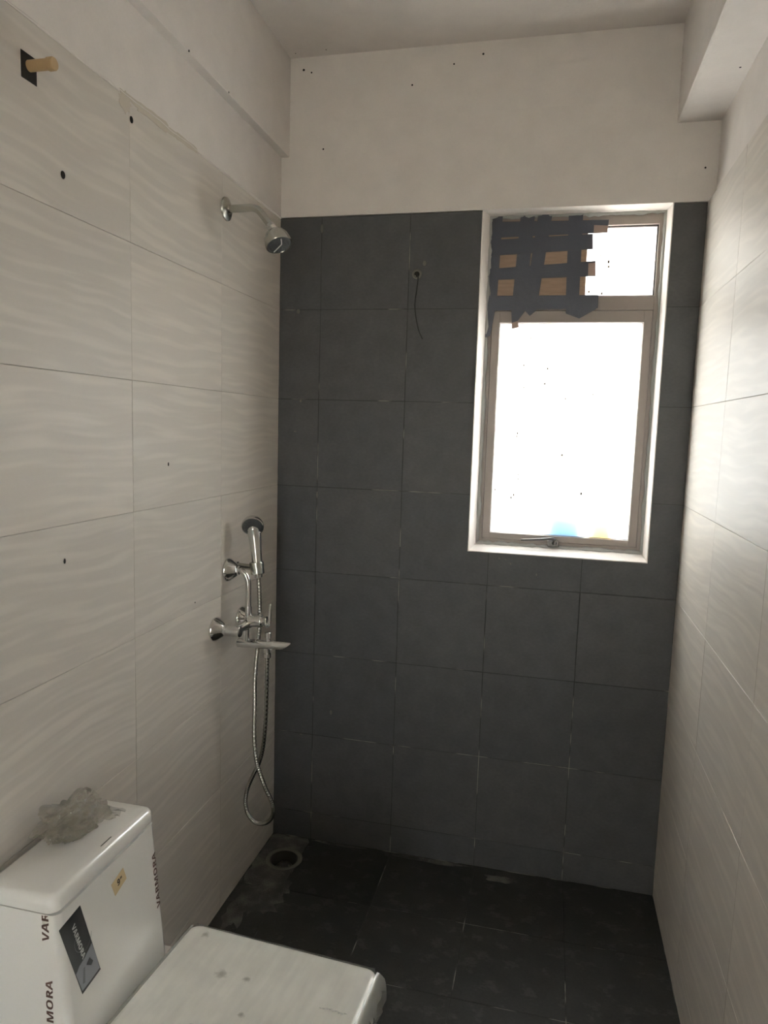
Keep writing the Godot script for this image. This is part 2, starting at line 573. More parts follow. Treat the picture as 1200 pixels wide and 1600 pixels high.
func make_setting() -> void:
	# floor
	var f := thing("floor", "floor of dark slate tiles with dusty grout lines", "floor", Vector3.ZERO, "structure")
	for q in [[-0.15, -0.15, W + 0.15, 0.0945], [-0.15, 0.1915, W + 0.15, D + 0.15], [-0.15, 0.0945, 0.0495, 0.1915], [0.1465, 0.0945, W + 0.15, 0.1915]]:
		part(f, "grout_bed", box(Vector3(q[0], -0.15, q[1]), Vector3(q[2], -0.0012, q[3])).mesh(), M.dark_grout)
	var fx := [0.0, 0.15, 0.45, 0.75, 1.05, W]
	var fz := spans(0.3, 0.3, D)
	for i in fx.size() - 1:
		for j in fz.size() - 1:
			if i == 0 and j == 0:
				continue        # the drain stands in cement here
			var g := 0.0013
			var jut := rng.randf_range(-0.0002, 0.0003)
			var lo := Vector3(fx[i] + g, -0.009, fz[j] + g)
			var hi := Vector3(fx[i + 1] - g, jut, fz[j + 1] - g)
			part(f, "tile", cbox(lo, hi, 0.0006).flat_uv(1, Vector2(rng.randf(), rng.randf())).mesh(20.0), M.floor_slate)
	# cement bed round the drain, with the drain's round well left open
	var bed := MB.new()
	var dc := Vector2(0.098, 0.143)
	var dr := 0.0490
	var outer := PackedVector2Array()
	for i in 48:
		var a := TAU * i / 48
		var d := Vector2(cos(a), sin(a))
		var k := 1e9
		for q in [[d.x, 0.1487 - dc.x, 0.0 - dc.x], [d.y, 0.2987 - dc.y, 0.0 - dc.y]]:
			if absf(q[0]) > 1e-5:
				k = minf(k, maxf(q[1] / q[0], q[2] / q[0]))
		outer.append(dc + d * maxf(k, dr + 0.004))
	var ring_t := []
	for s in [[0.0, -0.0012], [0.35, 0.0006], [0.8, 0.0004], [1.0, -0.0005]]:
		var r := []
		for i in 48:
			var a := TAU * i / 48
			var p: Vector2 = outer[i].lerp(dc + Vector2(cos(a), sin(a)) * dr, s[0])
			r.append(Vector3(p.x, s[1] + 0.0012 * noise(7, 20.0, 2).get_noise_2d(p.x, p.y), p.y))
		ring_t.append(r)
	bed.add(loft(ring_t, false))
	part(f, "cement_bed", bed.mesh(50.0), M.cement)
	# dried cement left on the tiles
	var sn := noise(77, 30.0, 3)
	for q in [[0.10, 0.36, 0.070, 0.085], [0.055, 0.45, 0.035, 0.07], [0.13, 0.30, 0.045, 0.05], [0.60, 0.012, 0.13, 0.011], [0.84, 0.05, 0.05, 0.018], [0.25, 0.008, 0.10, 0.007]]:
		var poly := []
		for i in 26:
			var a := TAU * i / 26
			var k := 1.0 + 0.55 * sn.get_noise_2d(q[0] * 9 + cos(a) * 0.05, q[1] * 9 + sin(a) * 0.05)
			poly.append(Vector3(maxf(q[0] + q[2] * k * cos(a), 0.001), 0.0001, maxf(q[1] + q[3] * k * sin(a), 0.001)))
		part(f, "cement_smear", prism(poly, Vector3(0, 0.0007, 0)).mesh(), M.cement)
	# ceiling and beams
	var c := thing("ceiling", "plain off-white painted ceiling", "ceiling", Vector3.ZERO, "structure")
	part(c, "slab", box(Vector3(-0.15, CEIL, -0.15), Vector3(W + 0.16, CEIL + 0.15, D + 0.15)).mesh(), M.plaster)
	for q in [Vector3(0.055, CEIL, 0.03), Vector3(0.160, CEIL, 0.035)]:
		speck(c, q, Vector3.DOWN, 0.002)
	var t1 := thing("trim_1", "shallow plaster band projecting above the left wall tiles", "beam", Vector3.ZERO, "structure")
	part(t1, "band", cbox(Vector3(-0.01, 2.398, -0.01), Vector3(0.0275, CEIL + 0.01, D + 0.01), 0.0015).mesh(), M.plaster)
	speck(t1, Vector3(0.0275, 2.40, 0.678), Vector3.RIGHT, 0.003)
	speck(t1, Vector3(0.0275, 2.401, 0.46), Vector3.RIGHT, 0.0025)
	var t2 := thing("trim_2", "deep painted beam under the ceiling along the right wall", "beam", Vector3.ZERO, "structure")
	part(t2, "beam", cbox(Vector3(1.238, 2.430, -0.01), Vector3(1.37, CEIL + 0.01, D + 0.01), 0.0025).mesh(), M.plaster)
	speck(t2, Vector3(1.335, 2.43, 0.313), Vector3.DOWN, 0.003)
	side_wall(true)
	side_wall(false)
	make_wall_back()
	# behind the camera: wall with a closed door
	var wf := thing("wall_front", "plain plastered wall with the doorway behind the viewer", "wall", Vector3.ZERO, "structure")
	part(wf, "plaster", box(Vector3(-0.15, 0, D), Vector3(0.25, CEIL, D + 0.15)).mesh(), M.plaster)
	part(wf, "plaster", box(Vector3(1.05, 0, D), Vector3(W + 0.15, CEIL, D + 0.15)).mesh(), M.plaster)
	part(wf, "plaster", box(Vector3(0.25, 2.1, D), Vector3(1.05, CEIL, D + 0.15)).mesh(), M.plaster)
	var dn := thing("door_1", "plain pale flush door standing ajar behind the viewer", "door", Vector3(0.29, 0, D + 0.12), "structure")
	var swing := Basis(Vector3.UP, -deg_to_rad(33.0))
	var leaf := part(dn, "leaf", cbox(Vector3(0.0, 0.005, -0.04), Vector3(0.72, 2.06, 0.0), 0.003).mesh(), M.door_paint)
	leaf.transform = Transform3D(swing, Vector3.ZERO)
	var hm := MB.new()
	for sd in [0.0, -0.04]:
		var o := 1.0 if sd == 0.0 else -1.0
		hm.add(rod(Vector3(0.66, 1.0, sd), Vector3(0.66, 1.0, sd + o * 0.035), 0.008)).add(rod(Vector3(0.665, 1.0, sd + o * 0.035), Vector3(0.56, 1.0, sd + o * 0.035), 0.009))
	part(leaf, "handle", hm.mesh(), M.satin_chrome).transform = Transform3D()
	for q in [[0.25, 0.0, 0.29, 2.1], [1.01, 0.0, 1.05, 2.1], [0.29, 2.06, 1.01, 2.1]]:
		part(dn, "jamb", cbox(Vector3(q[0], q[1], D), Vector3(q[2], q[3], D + 0.12), 0.003).mesh(), M.door_paint)
	# the open gallery that the doorway gives on to: floor, roof and parapet
	var e := D + 0.15
	var fl := thing("floor_gallery", "pale concrete floor of the gallery outside the doorway", "floor", Vector3.ZERO, "structure")
	part(fl, "slab", box(Vector3(-2.0, -0.15, e), Vector3(3.3, -0.01, e + 1.5)).mesh(), M.render_outside)
	var rf := thing("ceiling_gallery", "concrete roof slab over the gallery outside the doorway", "ceiling", Vector3.ZERO, "structure")
	part(rf, "slab", box(Vector3(-2.0, 2.5, e), Vector3(3.3, 2.65, e + 1.5)).mesh(), M.render_outside)
	var pp := thing("wall_gallery", "low concrete parapet of the gallery outside the doorway", "parapet", Vector3.ZERO, "structure")
	part(pp, "parapet", box(Vector3(-2.0, -0.01, e + 1.38), Vector3(3.3, 1.05, e + 1.5)).mesh(), M.render_outside)

func make_wall_back() -> void:
	var w := thing("wall_back", "far wall of large dark slate tiles under a white plaster band", "wall", Vector3.ZERO, "structure")
	for q in [[-0.15, 0.0, WX0, TOP], [WX1, 0.0, W + 0.15, TOP], [WX0, 0.0, WX1, WY0]]:
		part(w, "grout_bed", box(Vector3(q[0], q[1], -0.15), Vector3(q[2], q[3], -0.0012)).mesh(), M.dark_grout)
	part(w, "plaster", box(Vector3(-0.15, WY1, -0.15), Vector3(W + 0.16, CEIL + 0.02, 0.0)).mesh(), M.plaster)
	var xs := [0.0, 0.1460, 0.4465, 0.7468, 1.0470, W]
	var hole := PackedVector2Array([Vector2(WX0 - 0.001, WY0 - 0.001), Vector2(WX1 + 0.001, WY0 - 0.001), Vector2(WX1 + 0.001, 3.0), Vector2(WX0 - 0.001, 3.0)])
	for r in ROWS.size() - 1:
		for c in xs.size() - 1:
			var g := 0.0010
			var jut := rng.randf_range(-0.0003, 0.0003)
			var lo := Vector3(xs[c] + g, ROWS[r] + g, -0.009)
			var hi := Vector3(xs[c + 1] - g, ROWS[r + 1] - g, jut)
			var m: StandardMaterial3D = M["slate_%d" % rng.randi_range(0, 2)]
			var off := Vector2(rng.randf(), rng.randf())
			var rect := PackedVector2Array([Vector2(lo.x, lo.y), Vector2(hi.x, lo.y), Vector2(hi.x, hi.y), Vector2(lo.x, hi.y)])
			if Geometry2D.intersect_polygons(rect, hole).is_empty():
				part(w, "tile", cbox(lo, hi, 0.0006).flat_uv(2, off).mesh(20.0), m)
			else:
				for cut in Geometry2D.clip_polygons(rect, hole):
					part(w, "tile", concave_prism(cut, -0.009, jut).flat_uv(2, off).mesh(20.0), m)
	# painted reveal, narrowing to the window frame
	var o := [Vector3(WX0, WY0, 0.0012), Vector3(WX1, WY0, 0.0012), Vector3(WX1, WY1, 0.0), Vector3(WX0, WY1, 0.0)]
	var i1 := [Vector3(WX0 + 0.003, WY0 + 0.003, 0.0012), Vector3(WX1 - 0.003, WY0 + 0.003, 0.0012), Vector3(WX1 - 0.003, WY1 - 0.0005, 0.0), Vector3(WX0 + 0.003, WY1 - 0.0005, 0.0)]
	var i2 := [Vector3(0.698, 1.131, -0.078), Vector3(1.236, 1.131, -0.078), Vector3(1.236, 2.2035, -0.078), Vector3(0.698, 2.2035, -0.078)]
	for k in 4:
		var j := (k + 1) % 4
		var back := Vector3(0, 0, -0.15)
		var rings := []
		for z in [[i1, 0.0], [i2, 0.0], [i2, -0.072]]:
			var s := Vector3(0, 0, z[1])
			rings.append([o[k] * Vector3(1, 1, 0) + Vector3(0, 0, z[0][k].z + z[1]), o[j] * Vector3(1, 1, 0) + Vector3(0, 0, z[0][j].z + z[1]), z[0][j] + s, z[0][k] + s])
		part(w, "reveal", loft(rings).mesh(20.0), M.plaster)
	for k in 4:
		var j := (k + 1) % 4
		part(w, "paint_edge", loft([[o[k] * Vector3(1, 1, 0) + Vector3(0, 0, -0.004), o[j] * Vector3(1, 1, 0) + Vector3(0, 0, -0.004), i1[j] * Vector3(1, 1, 0) + Vector3(0, 0, -0.004), i1[k] * Vector3(1, 1, 0) + Vector3(0, 0, -0.004)],
			[o[k] * Vector3(1, 1, 0) + Vector3(0, 0, 0.002), o[j] * Vector3(1, 1, 0) + Vector3(0, 0, 0.002), i1[j] * Vector3(1, 1, 0) + Vector3(0, 0, 0.002), i1[k] * Vector3(1, 1, 0) + Vector3(0, 0, 0.002)]]).mesh(), M.plaster)
	# lumps of sealant and plaster smeared into the reveal corners
	var ln := noise(88, 14.0, 2)
	for s in 4:
		var a: Vector3 = i2[s]
		var b: Vector3 = i2[(s + 1) % 4]
		var inward := Vector3(0.65, 1.667, -0.078)
		inward = (Vector3(0.967, 1.667, 0.0) - Vector3((a.x + b.x) / 2, (a.y + b.y) / 2, 0)).normalized()
		var path := []
		for k in 41:
			path.append(a.lerp(b, k / 40.0) + Vector3(0, 0, 0.003))
		part(w, "sealant_bead", tube(path, func(q): return 0.0085 + 0.0060 * ln.get_noise_2d(q * 6.0 + s * 9.0, 3.0), 8).mesh(60.0), M.sealant)
	# marks on the slate: a broken pipe hole, chips and droppings of plaster
	var x := frame_to(Vector3(0.473, 2.012, 0.0), Vector3.BACK)
	part(w, "hole_rim", lathe([Vector2(0.009, -0.002), Vector2(0.016, 0.0006), Vector2(0.0125, 0.0022), Vector2(0.009, 0.001), Vector2(0.008, -0.002)], x, 16, true).mesh(), M.cement_smear)
	part(w, "hole", lathe([Vector2(0.0095, -0.003), Vector2(0.0095, 0.0006), Vector2(0.001, 0.0007)], x, 16).mesh(), M.hole)
	for q in [[0.497, 2.046, 0.006, 1.4], [0.466, 2.004, 0.005, 1.2], [0.214, 0.494, 0.0045, 2.0], [0.102, 0.398, 0.005, 0.5], [0.067, 1.897, 0.006, 1.3], [0.081, 1.596, 0.004, 1.4], [0.062, 1.491, 0.006, 0.4],
			[0.783, 1.096, 0.0028, 1.0], [0.804, 1.093, 0.0025, 1.0], [0.821, 1.080, 0.003, 1.0], [0.906, 1.050, 0.0025, 1.6], [0.146, 2.165, 0.005, 3.0], [0.1465, 1.275, 0.003, 4.0]]:
		speck(w, Vector3(q[0], q[1], 0.0003), Vector3.BACK, q[2], "plaster_fleck", "cement_smear", q[3])
	for q in [[0.073, 2.667, 0.004], [0.100, 2.657, 0.0028], [0.568, 2.646, 0.0028], [0.658, 2.668, 0.0035], [0.437, 2.594, 0.003], [0.145, 2.417, 0.003], [1.325, 2.30, 0.003]]:
		speck(w, Vector3(q[0], q[1], 0.0), Vector3.BACK, q[2])
	# outside: sunshade over the window and the outer sill
	var t3 := thing("trim_3", "concrete sunshade slab outside above the window", "sunshade", Vector3.ZERO, "structure")
	part(t3, "slab", cbox(Vector3(0.45, 2.30, -0.62), Vector3(1.48, 2.38, -0.15), 0.004).mesh(), M.render_outside)
	var t4 := thing("trim_4", "concrete sill outside below the window", "sill", Vector3.ZERO, "structure")
	part(t4, "slab", cbox(Vector3(0.60, 1.06, -0.26), Vector3(1.33, 1.128, -0.15), 0.003).mesh(), M.render_outside)

func bar_frame(x0: float, x1: float, y0: float, y1: float, wx: float, wy0: float, wy1: float, z0: float, z1: float) -> MB:
	var m := MB.new()
	var b := 0.0012
	m.add(cbox(Vector3(x0, y0, z0), Vector3(x0 + wx, y1, z1), b))
	m.add(cbox(Vector3(x1 - wx, y0, z0), Vector3(x1, y1, z1), b))
	m.add(cbox(Vector3(x0 + wx - 0.001, y0, z0), Vector3(x1 - wx + 0.001, y0 + wy0, z1), b))
	m.add(cbox(Vector3(x0 + wx - 0.001, y1 - wy1, z0), Vector3(x1 - wx + 0.001, y1, z1), b))
	return m

func make_window() -> void:
	var w := thing("window_1", "frosted two-light window in a grey-brown metal frame, set in the dark wall", "window", Vector3(0.967, 1.13, -0.1), "structure")
	var fr := bar_frame(0.698, 1.236, 1.131, 2.203, 0.018, 0.018, 0.036, -0.125, -0.077)
	fr.add(cbox(Vector3(0.716, 1.905, -0.125), Vector3(1.218, 1.950, -0.075), 0.0012))
	part(w, "frame", fr.mesh(), M.window_frame)
	part(w, "pane", box(Vector3(0.712, 1.945, -0.104), Vector3(1.222, 2.171, -0.099)).mesh(), M.frosted_glass, "upper frosted pane half covered by cardboard")
	var bead := bar_frame(0.716, 1.218, 1.950, 2.167, 0.004, 0.004, 0.004, -0.100, -0.088)
	part(w, "glazing_bead", bead.mesh(), M.gasket)
	var sash := part(w, "sash", bar_frame(0.717, 1.217, 1.150, 1.904, 0.0255, 0.0205, 0.037, -0.112, -0.073).mesh(), M.window_frame, "opening lower sash")
	part(sash, "pane", box(Vector3(0.738, 1.166, -0.0975), Vector3(1.196, 1.872, -0.0925)).mesh(), M.frosted_glass, "large lower frosted pane")
	part(sash, "gasket", bar_frame(0.7415, 1.1925, 1.1695, 1.868, 0.002, 0.002, 0.002, -0.0925, -0.085).mesh(), M.gasket)
	var h := MB.new()
	h.add(cbox(Vector3(0.935, 1.134, -0.074), Vector3(0.972, 1.158, -0.060), 0.003))
	h.add(tube(smooth_path([Vector3(0.957, 1.158, -0.060), Vector3(0.945, 1.164, -0.052), Vector3(0.91, 1.160, -0.048), Vector3(0.848, 1.155, -0.046)], 6), func(q): return lerpf(0.0062, 0.0035, q), 10))
	h.add(lathe([Vector2(0.008, 0), Vector2(0.009, 0.003), Vector2(0.006, 0.012), Vector2(0.002, 0.014)], frame_to(Vector3(0.957, 1.150, -0.061), Vector3.BACK), 14))
	part(sash, "handle", h.mesh(), M.gun_metal, "slim metal stay handle on the bottom rail")
	# dirt on the panes
	for q in [[0.835, 1.82, 0.0022], [0.845, 1.82, 0.002], [0.826, 1.732, 0.0025], [0.904, 1.722, 0.003], [0.897, 1.673, 0.003], [0.83, 1.66, 0.002], [0.966, 1.625, 0.0025], [1.053, 1.64, 0.0022], [0.817, 1.508, 0.0026], [0.815, 1.497, 0.0022],
			[0.966, 1.44, 0.0032], [0.825, 1.37, 0.0026], [0.826, 1.355, 0.0025], [0.86, 1.345, 0.002], [0.815, 1.30, 0.003], [0.806, 1.29, 0.003], [0.752, 1.315, 0.0025], [0.79, 1.335, 0.002], [1.035, 1.315, 0.0035]]:
		speck(sash, Vector3(q[0], q[1], -0.0925), Vector3.BACK, q[2], "dirt_spot", "mud", 1.5)
	for q in [[1.075, 2.06, 0.0035], [1.076, 2.045, 0.003], [1.09, 2.105, 0.002], [1.05, 2.08, 0.002], [1.02, 1.968, 0.003], [1.06, 1.962, 0.003]]:
		speck(w, Vector3(q[0], q[1], -0.099), Vector3.BACK, q[2], "dirt_spot", "mud", 1.5)

func make_taped_cardboard() -> void:
	var t := thing("taped_cardboard", "brown cardboard patch fixed over the upper pane with black tape", "cardboard", Vector3(0.86, 1.9, -0.07))
	part(t, "cardboard", prism([Vector3(0.703, 1.925, -0.0735), Vector3(1.008, 1.945, -0.0735), Vector3(1.005, 2.185, -0.0735), Vector3(0.703, 2.190, -0.0735)], Vector3(0, 0, 0.003)).mesh(), M.cardboard)
	var strips := [
		[[0.697, 2.204], [0.736, 2.204], [0.729, 1.925], [0.690, 1.925]],
		[[0.690, 1.93], [0.729, 1.93], [0.713, 1.825], [0.691, 1.818]],
		[[0.793, 2.204], [0.838, 2.204], [0.822, 1.903], [0.783, 1.849], [0.778, 1.903]],
		[[0.848, 2.204], [0.892, 2.203], [0.858, 1.905], [0.838, 1.888], [0.817, 1.910]],
		[[0.943, 2.203], [0.987, 2.203], [0.990, 1.925], [0.949, 1.925]],
		[[0.700, 2.187], [1.066, 2.181], [1.064, 2.142], [0.702, 2.136]],
		[[0.702, 2.130], [1.020, 2.140], [1.023, 2.093], [0.704, 2.080]],
		[[0.702, 2.039], [1.034, 2.057], [1.037, 2.010], [0.704, 2.003]],
		[[0.700, 1.953], [1.049, 1.952], [1.049, 1.911], [0.700, 1.905]],
		[[0.951, 1.936], [0.991, 1.935], [1.046, 1.909], [0.994, 1.879], [0.951, 1.895]]]
	for k in strips.size():
		var poly := []
		var z: float = -0.0703 + 0.0006 * [0, 1, 2, 2, 2, 3, 3, 3, 4, 5][k]
		for q in strips[k]:
			poly.append(Vector3(q[0], q[1], z))
		# a strip follows what lies under it in gentle humps: one mesh of small cells
		part(t, "tape", prism(poly, Vector3(0, 0, 0.0005)).mesh(), M.black_tape)
	for q in [[[1.022, 2.166], [1.065, 2.163], [1.064, 2.143], [1.022, 2.143]], [[1.012, 2.050], [1.0345, 2.052], [1.0365, 2.012], [1.013, 2.012]], [[0.781, 1.866], [0.800, 1.872], [0.806, 1.852], [0.782, 1.846]]]:
		var poly := []
		for v in q:
			poly.append(Vector3(v[0], v[1], -0.0672))
		part(t, "tape_end", prism(poly, Vector3(0, 0, 0.0005)).mesh(), M.tape_back, "brown turned-up tape end")

func make_packet() -> void:
	# crumpled plastic litter on the outer sill, pressed against the outside of the glass
	var n := noise(91, 1.0, 3)
	for q in [["plastic_packet", "blue translucent plastic packet outside against the bottom of the pane", "blue_plastic", 0.985, 0.062, 0.056], ["plastic_wrapper", "yellow plastic wrapper outside at the lower corner of the pane", "yellow_plastic", 1.104, 0.040, 0.052]]:
		var m := MB.new()
		var rings := []
		for i in 15:
			var v := i / 7.0 - 1.0
			var r := []
			for k in 28:
				var a := TAU * k / 28
				var u := cos(a)
				var thick := 0.0050 * (1.0 - 0.96 * pow(absf(v), 6.0)) * sin(a) * (1.0 + 0.25 * n.get_noise_2d(u * 2.0, v * 2.0))
				var wx: float = q[4] * (1.0 + 0.12 * n.get_noise_2d(v * 1.5, q[3] * 9.0))
				r.append(Vector3(q[3] + wx * signf(u) * pow(absf(u), 0.5), 1.132 + q[5] * (1.0 + v) * (1.0 + 0.10 * n.get_noise_2d(u * 1.2, q[3] * 5.0)), -0.1055 + thick))
			rings.append(r)
		m.add(loft(rings))
		var o := MeshInstance3D.new()
		o.name = q[0]
		o.mesh = m.mesh(60.0)
		o.material_override = M[q[2]]
		add_child(o)
		tag(o, q[1], "plastic packet" if q[2] == "blue_plastic" else "wrapper")

# ---------------------------------------------------------------- shower fittings
func flange_cone(z: float, y: float, r: float, depth: float) -> MB:
	return lathe([Vector2(r * 0.96, 0.0), Vector2(r, 0.003), Vector2(r * 0.985, 0.007), Vector2(r * 0.86, depth * 0.42), Vector2(r * 0.62, depth * 0.78), Vector2(r * 0.46, depth * 0.97), Vector2(r * 0.40, depth), Vector2(0.004, depth)],
		frame_to(Vector3(0.0005, y, z), Vector3.RIGHT), 32)

func nut(a: Vector3, b: Vector3, r: float) -> MB:
	return lathe([Vector2(r - 0.0015, 0), Vector2(r, 0.0012), Vector2(r, (b - a).length() - 0.0012), Vector2(r - 0.0015, (b - a).length())], frame_to(a, b - a), 6)

func make_overhead_shower() -> void:
	var t := thing("overhead_shower", "chrome wall shower head on a bent arm near the dark wall", "shower head", Vector3(0, 2.11, 0.422))
	var z := 0.422
	part(t, "flange", lathe([Vector2(0.030, 0), Vector2(0.0325, 0.002), Vector2(0.0315, 0.006), Vector2(0.022, 0.011), Vector2(0.014, 0.012), Vector2(0.001, 0.012)], frame_to(Vector3(0.0005, 2.110, z), Vector3.RIGHT), 32).mesh(), M.satin_chrome)
	var path := smooth_path([Vector3(0.008, 2.110, z), Vector3(0.05, 2.110, z), Vector3(0.082, 2.110, z), Vector3(0.100, 2.103, z), Vector3(0.114, 2.088, z), Vector3(0.136, 2.061, z)], 6)
	part(t, "arm", tube(path, func(_q): return 0.0105, 18).mesh(50.0), M.satin_chrome)
	var dir := Vector3(0.60, -0.78, 0.12).normalized()
	var o := Vector3(0.134, 2.064, z)
	part(t, "collar", nut(o, o + dir * 0.012, 0.0125).add(lathe([Vector2(0.0125, 0), Vector2(0.0135, 0.002), Vector2(0.0135, 0.016), Vector2(0.012, 0.020)], frame_to(o + dir * 0.010, dir), 20)).mesh(), M.chrome)
	var hd := Vector3(0.42, -0.88, 0.22).normalized()
	var ho := o + dir * 0.022
	var hx := frame_to(ho, hd)
	var head := part(t, "head", lathe([Vector2(0.010, 0), Vector2(0.017, 0.002), Vector2(0.026, 0.009), Vector2(0.034, 0.022), Vector2(0.0375, 0.038), Vector2(0.0375, 0.046), Vector2(0.0355, 0.049), Vector2(0.034, 0.046), Vector2(0.001, 0.045)], hx, 36).mesh(), M.satin_chrome)
	part(head, "face_plate", lathe([Vector2(0.0335, 0.044), Vector2(0.0335, 0.0475), Vector2(0.028, 0.050), Vector2(0.001, 0.0505)], hx, 32).mesh(), M.grey_plastic, "dark nozzle plate")
	var noz := MB.new()
	for r in [[0.026, 18], [0.018, 12], [0.010, 7]]:
		for i in r[1]:
			var a: float = TAU * i / r[1]
			var p: Vector3 = hx * Vector3(r[0] * cos(a), 0.049, r[0] * sin(a))
			noz.add(lathe([Vector2(0.0016, 0), Vector2(0.0013, 0.0030), Vector2(0.0004, 0.0032)], frame_to(p, hd), 7))
	part(head, "nozzles", noz.mesh(), M.grey_plastic)
	var br := tube([hx * Vector3.ZERO + Vector3(0.1830, 2.0140, 0.4590) - hx.origin, Vector3(0.1759, 2.0054, 0.4374), Vector3(0.1482, 1.9888, 0.4240)], func(_q): return 0.0016, 8)
	part(head, "selector", br.mesh(), M.pale_plastic)

func make_mixer() -> void:
	var t := thing("shower_mixer", "chrome wall mixer with round flanges, lever, bath spout and shower bend", "shower mixer", Vector3(0, 0.90, 0.395))
	for q in [[0.400, 1.074], [0.485, 0.913], [0.306, 0.902]]:
		var r := 0.036
		part(t, "flange", flange_cone(q[0], q[1], r, 0.032).mesh(30.0), M.chrome)
	# bend from the overhead outlet down to the body
	part(t, "union_nut", nut(Vector3(0.030, 1.074, 0.400), Vector3(0.041, 1.074, 0.400), 0.0135).mesh(), M.chrome)
	var bend := smooth_path([Vector3(0.038, 1.074, 0.400), Vector3(0.048, 1.073, 0.400), Vector3(0.060, 1.062, 0.400), Vector3(0.067, 1.042, 0.399), Vector3(0.068, 1.010, 0.398), Vector3(0.068, 0.965, 0.397), Vector3(0.068, 0.925, 0.396)], 6)
	part(t, "bend_pipe", tube(bend, func(_q): return 0.0085, 18).mesh(50.0), M.chrome)
	part(t, "union_nut", lathe([Vector2(0.0095, 0), Vector2(0.0115, 0.001), Vector2(0.0115, 0.010), Vector2(0.010, 0.012), Vector2(0.010, 0.040), Vector2(0.0095, 0.041)], frame_to(Vector3(0.068, 0.925, 0.3965), Vector3.UP), 20).mesh(), M.chrome)
	# the two inlet legs
	for q in [[0.485, 0.913], [0.306, 0.902]]:
		part(t, "union_nut", nut(Vector3(0.030, q[1], q[0]), Vector3(0.042, q[1], q[0]), 0.0165).mesh(), M.chrome)
		part(t, "inlet_leg", rod(Vector3(0.040, q[1], q[0]), Vector3(0.084 if q[0] > 0.4 else 0.070, q[1], q[0]), 0.0165, 24, 0.002).mesh(), M.chrome)
	# body between the inlets
	part(t, "body", rod(Vector3(0.062, 0.915, 0.496), Vector3(0.062, 0.903, 0.292), 0.0155, 24, 0.004).mesh(), M.chrome)
	# cartridge housing with its lever
	part(t, "cartridge_housing", lathe([Vector2(0.017, 0), Vector2(0.0185, 0.003), Vector2(0.0185, 0.038), Vector2(0.016, 0.042), Vector2(0.0145, 0.044), Vector2(0.0145, 0.055), Vector2(0.012, 0.057), Vector2(0.001, 0.057)], frame_to(Vector3(0.072, 0.922, 0.396), Vector3(1, 0.06, 0)), 28).mesh(), M.chrome)
	var lv := smooth_path([Vector3(0.126, 0.912, 0.396), Vector3(0.133, 0.916, 0.396), Vector3(0.136, 0.932, 0.396), Vector3(0.137, 0.955, 0.396), Vector3(0.138, 0.980, 0.396)], 5)
	part(t, "lever", tube(lv, func(q): return lerpf(0.0062, 0.0042, q), 12).mesh(50.0), M.chrome)
	# spout below, with diverter and hose outlet
	part(t, "spout_neck", rod(Vector3(0.062, 0.905, 0.402), Vector3(0.062, 0.855, 0.402), 0.011, 18).mesh(), M.chrome)
	var sp := lathe([Vector2(0.011, 0), Vector2(0.0135, 0.002), Vector2(0.0135, 0.10), Vector2(0.0145, 0.104), Vector2(0.0145, 0.118), Vector2(0.0125, 0.122), Vector2(0.0125, 0.140), Vector2(0.0115, 0.1725), Vector2(0.001, 0.1725)], frame_to(Vector3(0.036, 0.852, 0.402), Vector3(1, 0.03, 0)), 28)
	for i in sp.v.size():     # the mouth is cut on a slant
		var p := sp.v[i]
		if p.x > 0.18:
			p.x -= clampf((0.866 - p.y) * 1.3, 0.0, 0.034)
			sp.v[i] = p
	part(t, "spout", sp.mesh(30.0), M.chrome)
	part(t, "diverter_knob", lathe([Vector2(0.0065, 0), Vector2(0.0065, 0.010), Vector2(0.0095, 0.011), Vector2(0.0095, 0.026), Vector2(0.008, 0.028), Vector2(0.001, 0.028)], frame_to(Vector3(0.134, 0.866, 0.402), Vector3.UP), 22).mesh(), M.chrome)
	part(t, "hose_outlet", lathe([Vector2(0.009, 0), Vector2(0.009, 0.016), Vector2(0.0115, 0.018), Vector2(0.0115, 0.030), Vector2(0.008, 0.034)], frame_to(Vector3(0.132, 0.846, 0.402), Vector3.DOWN), 18).mesh(), M.chrome)

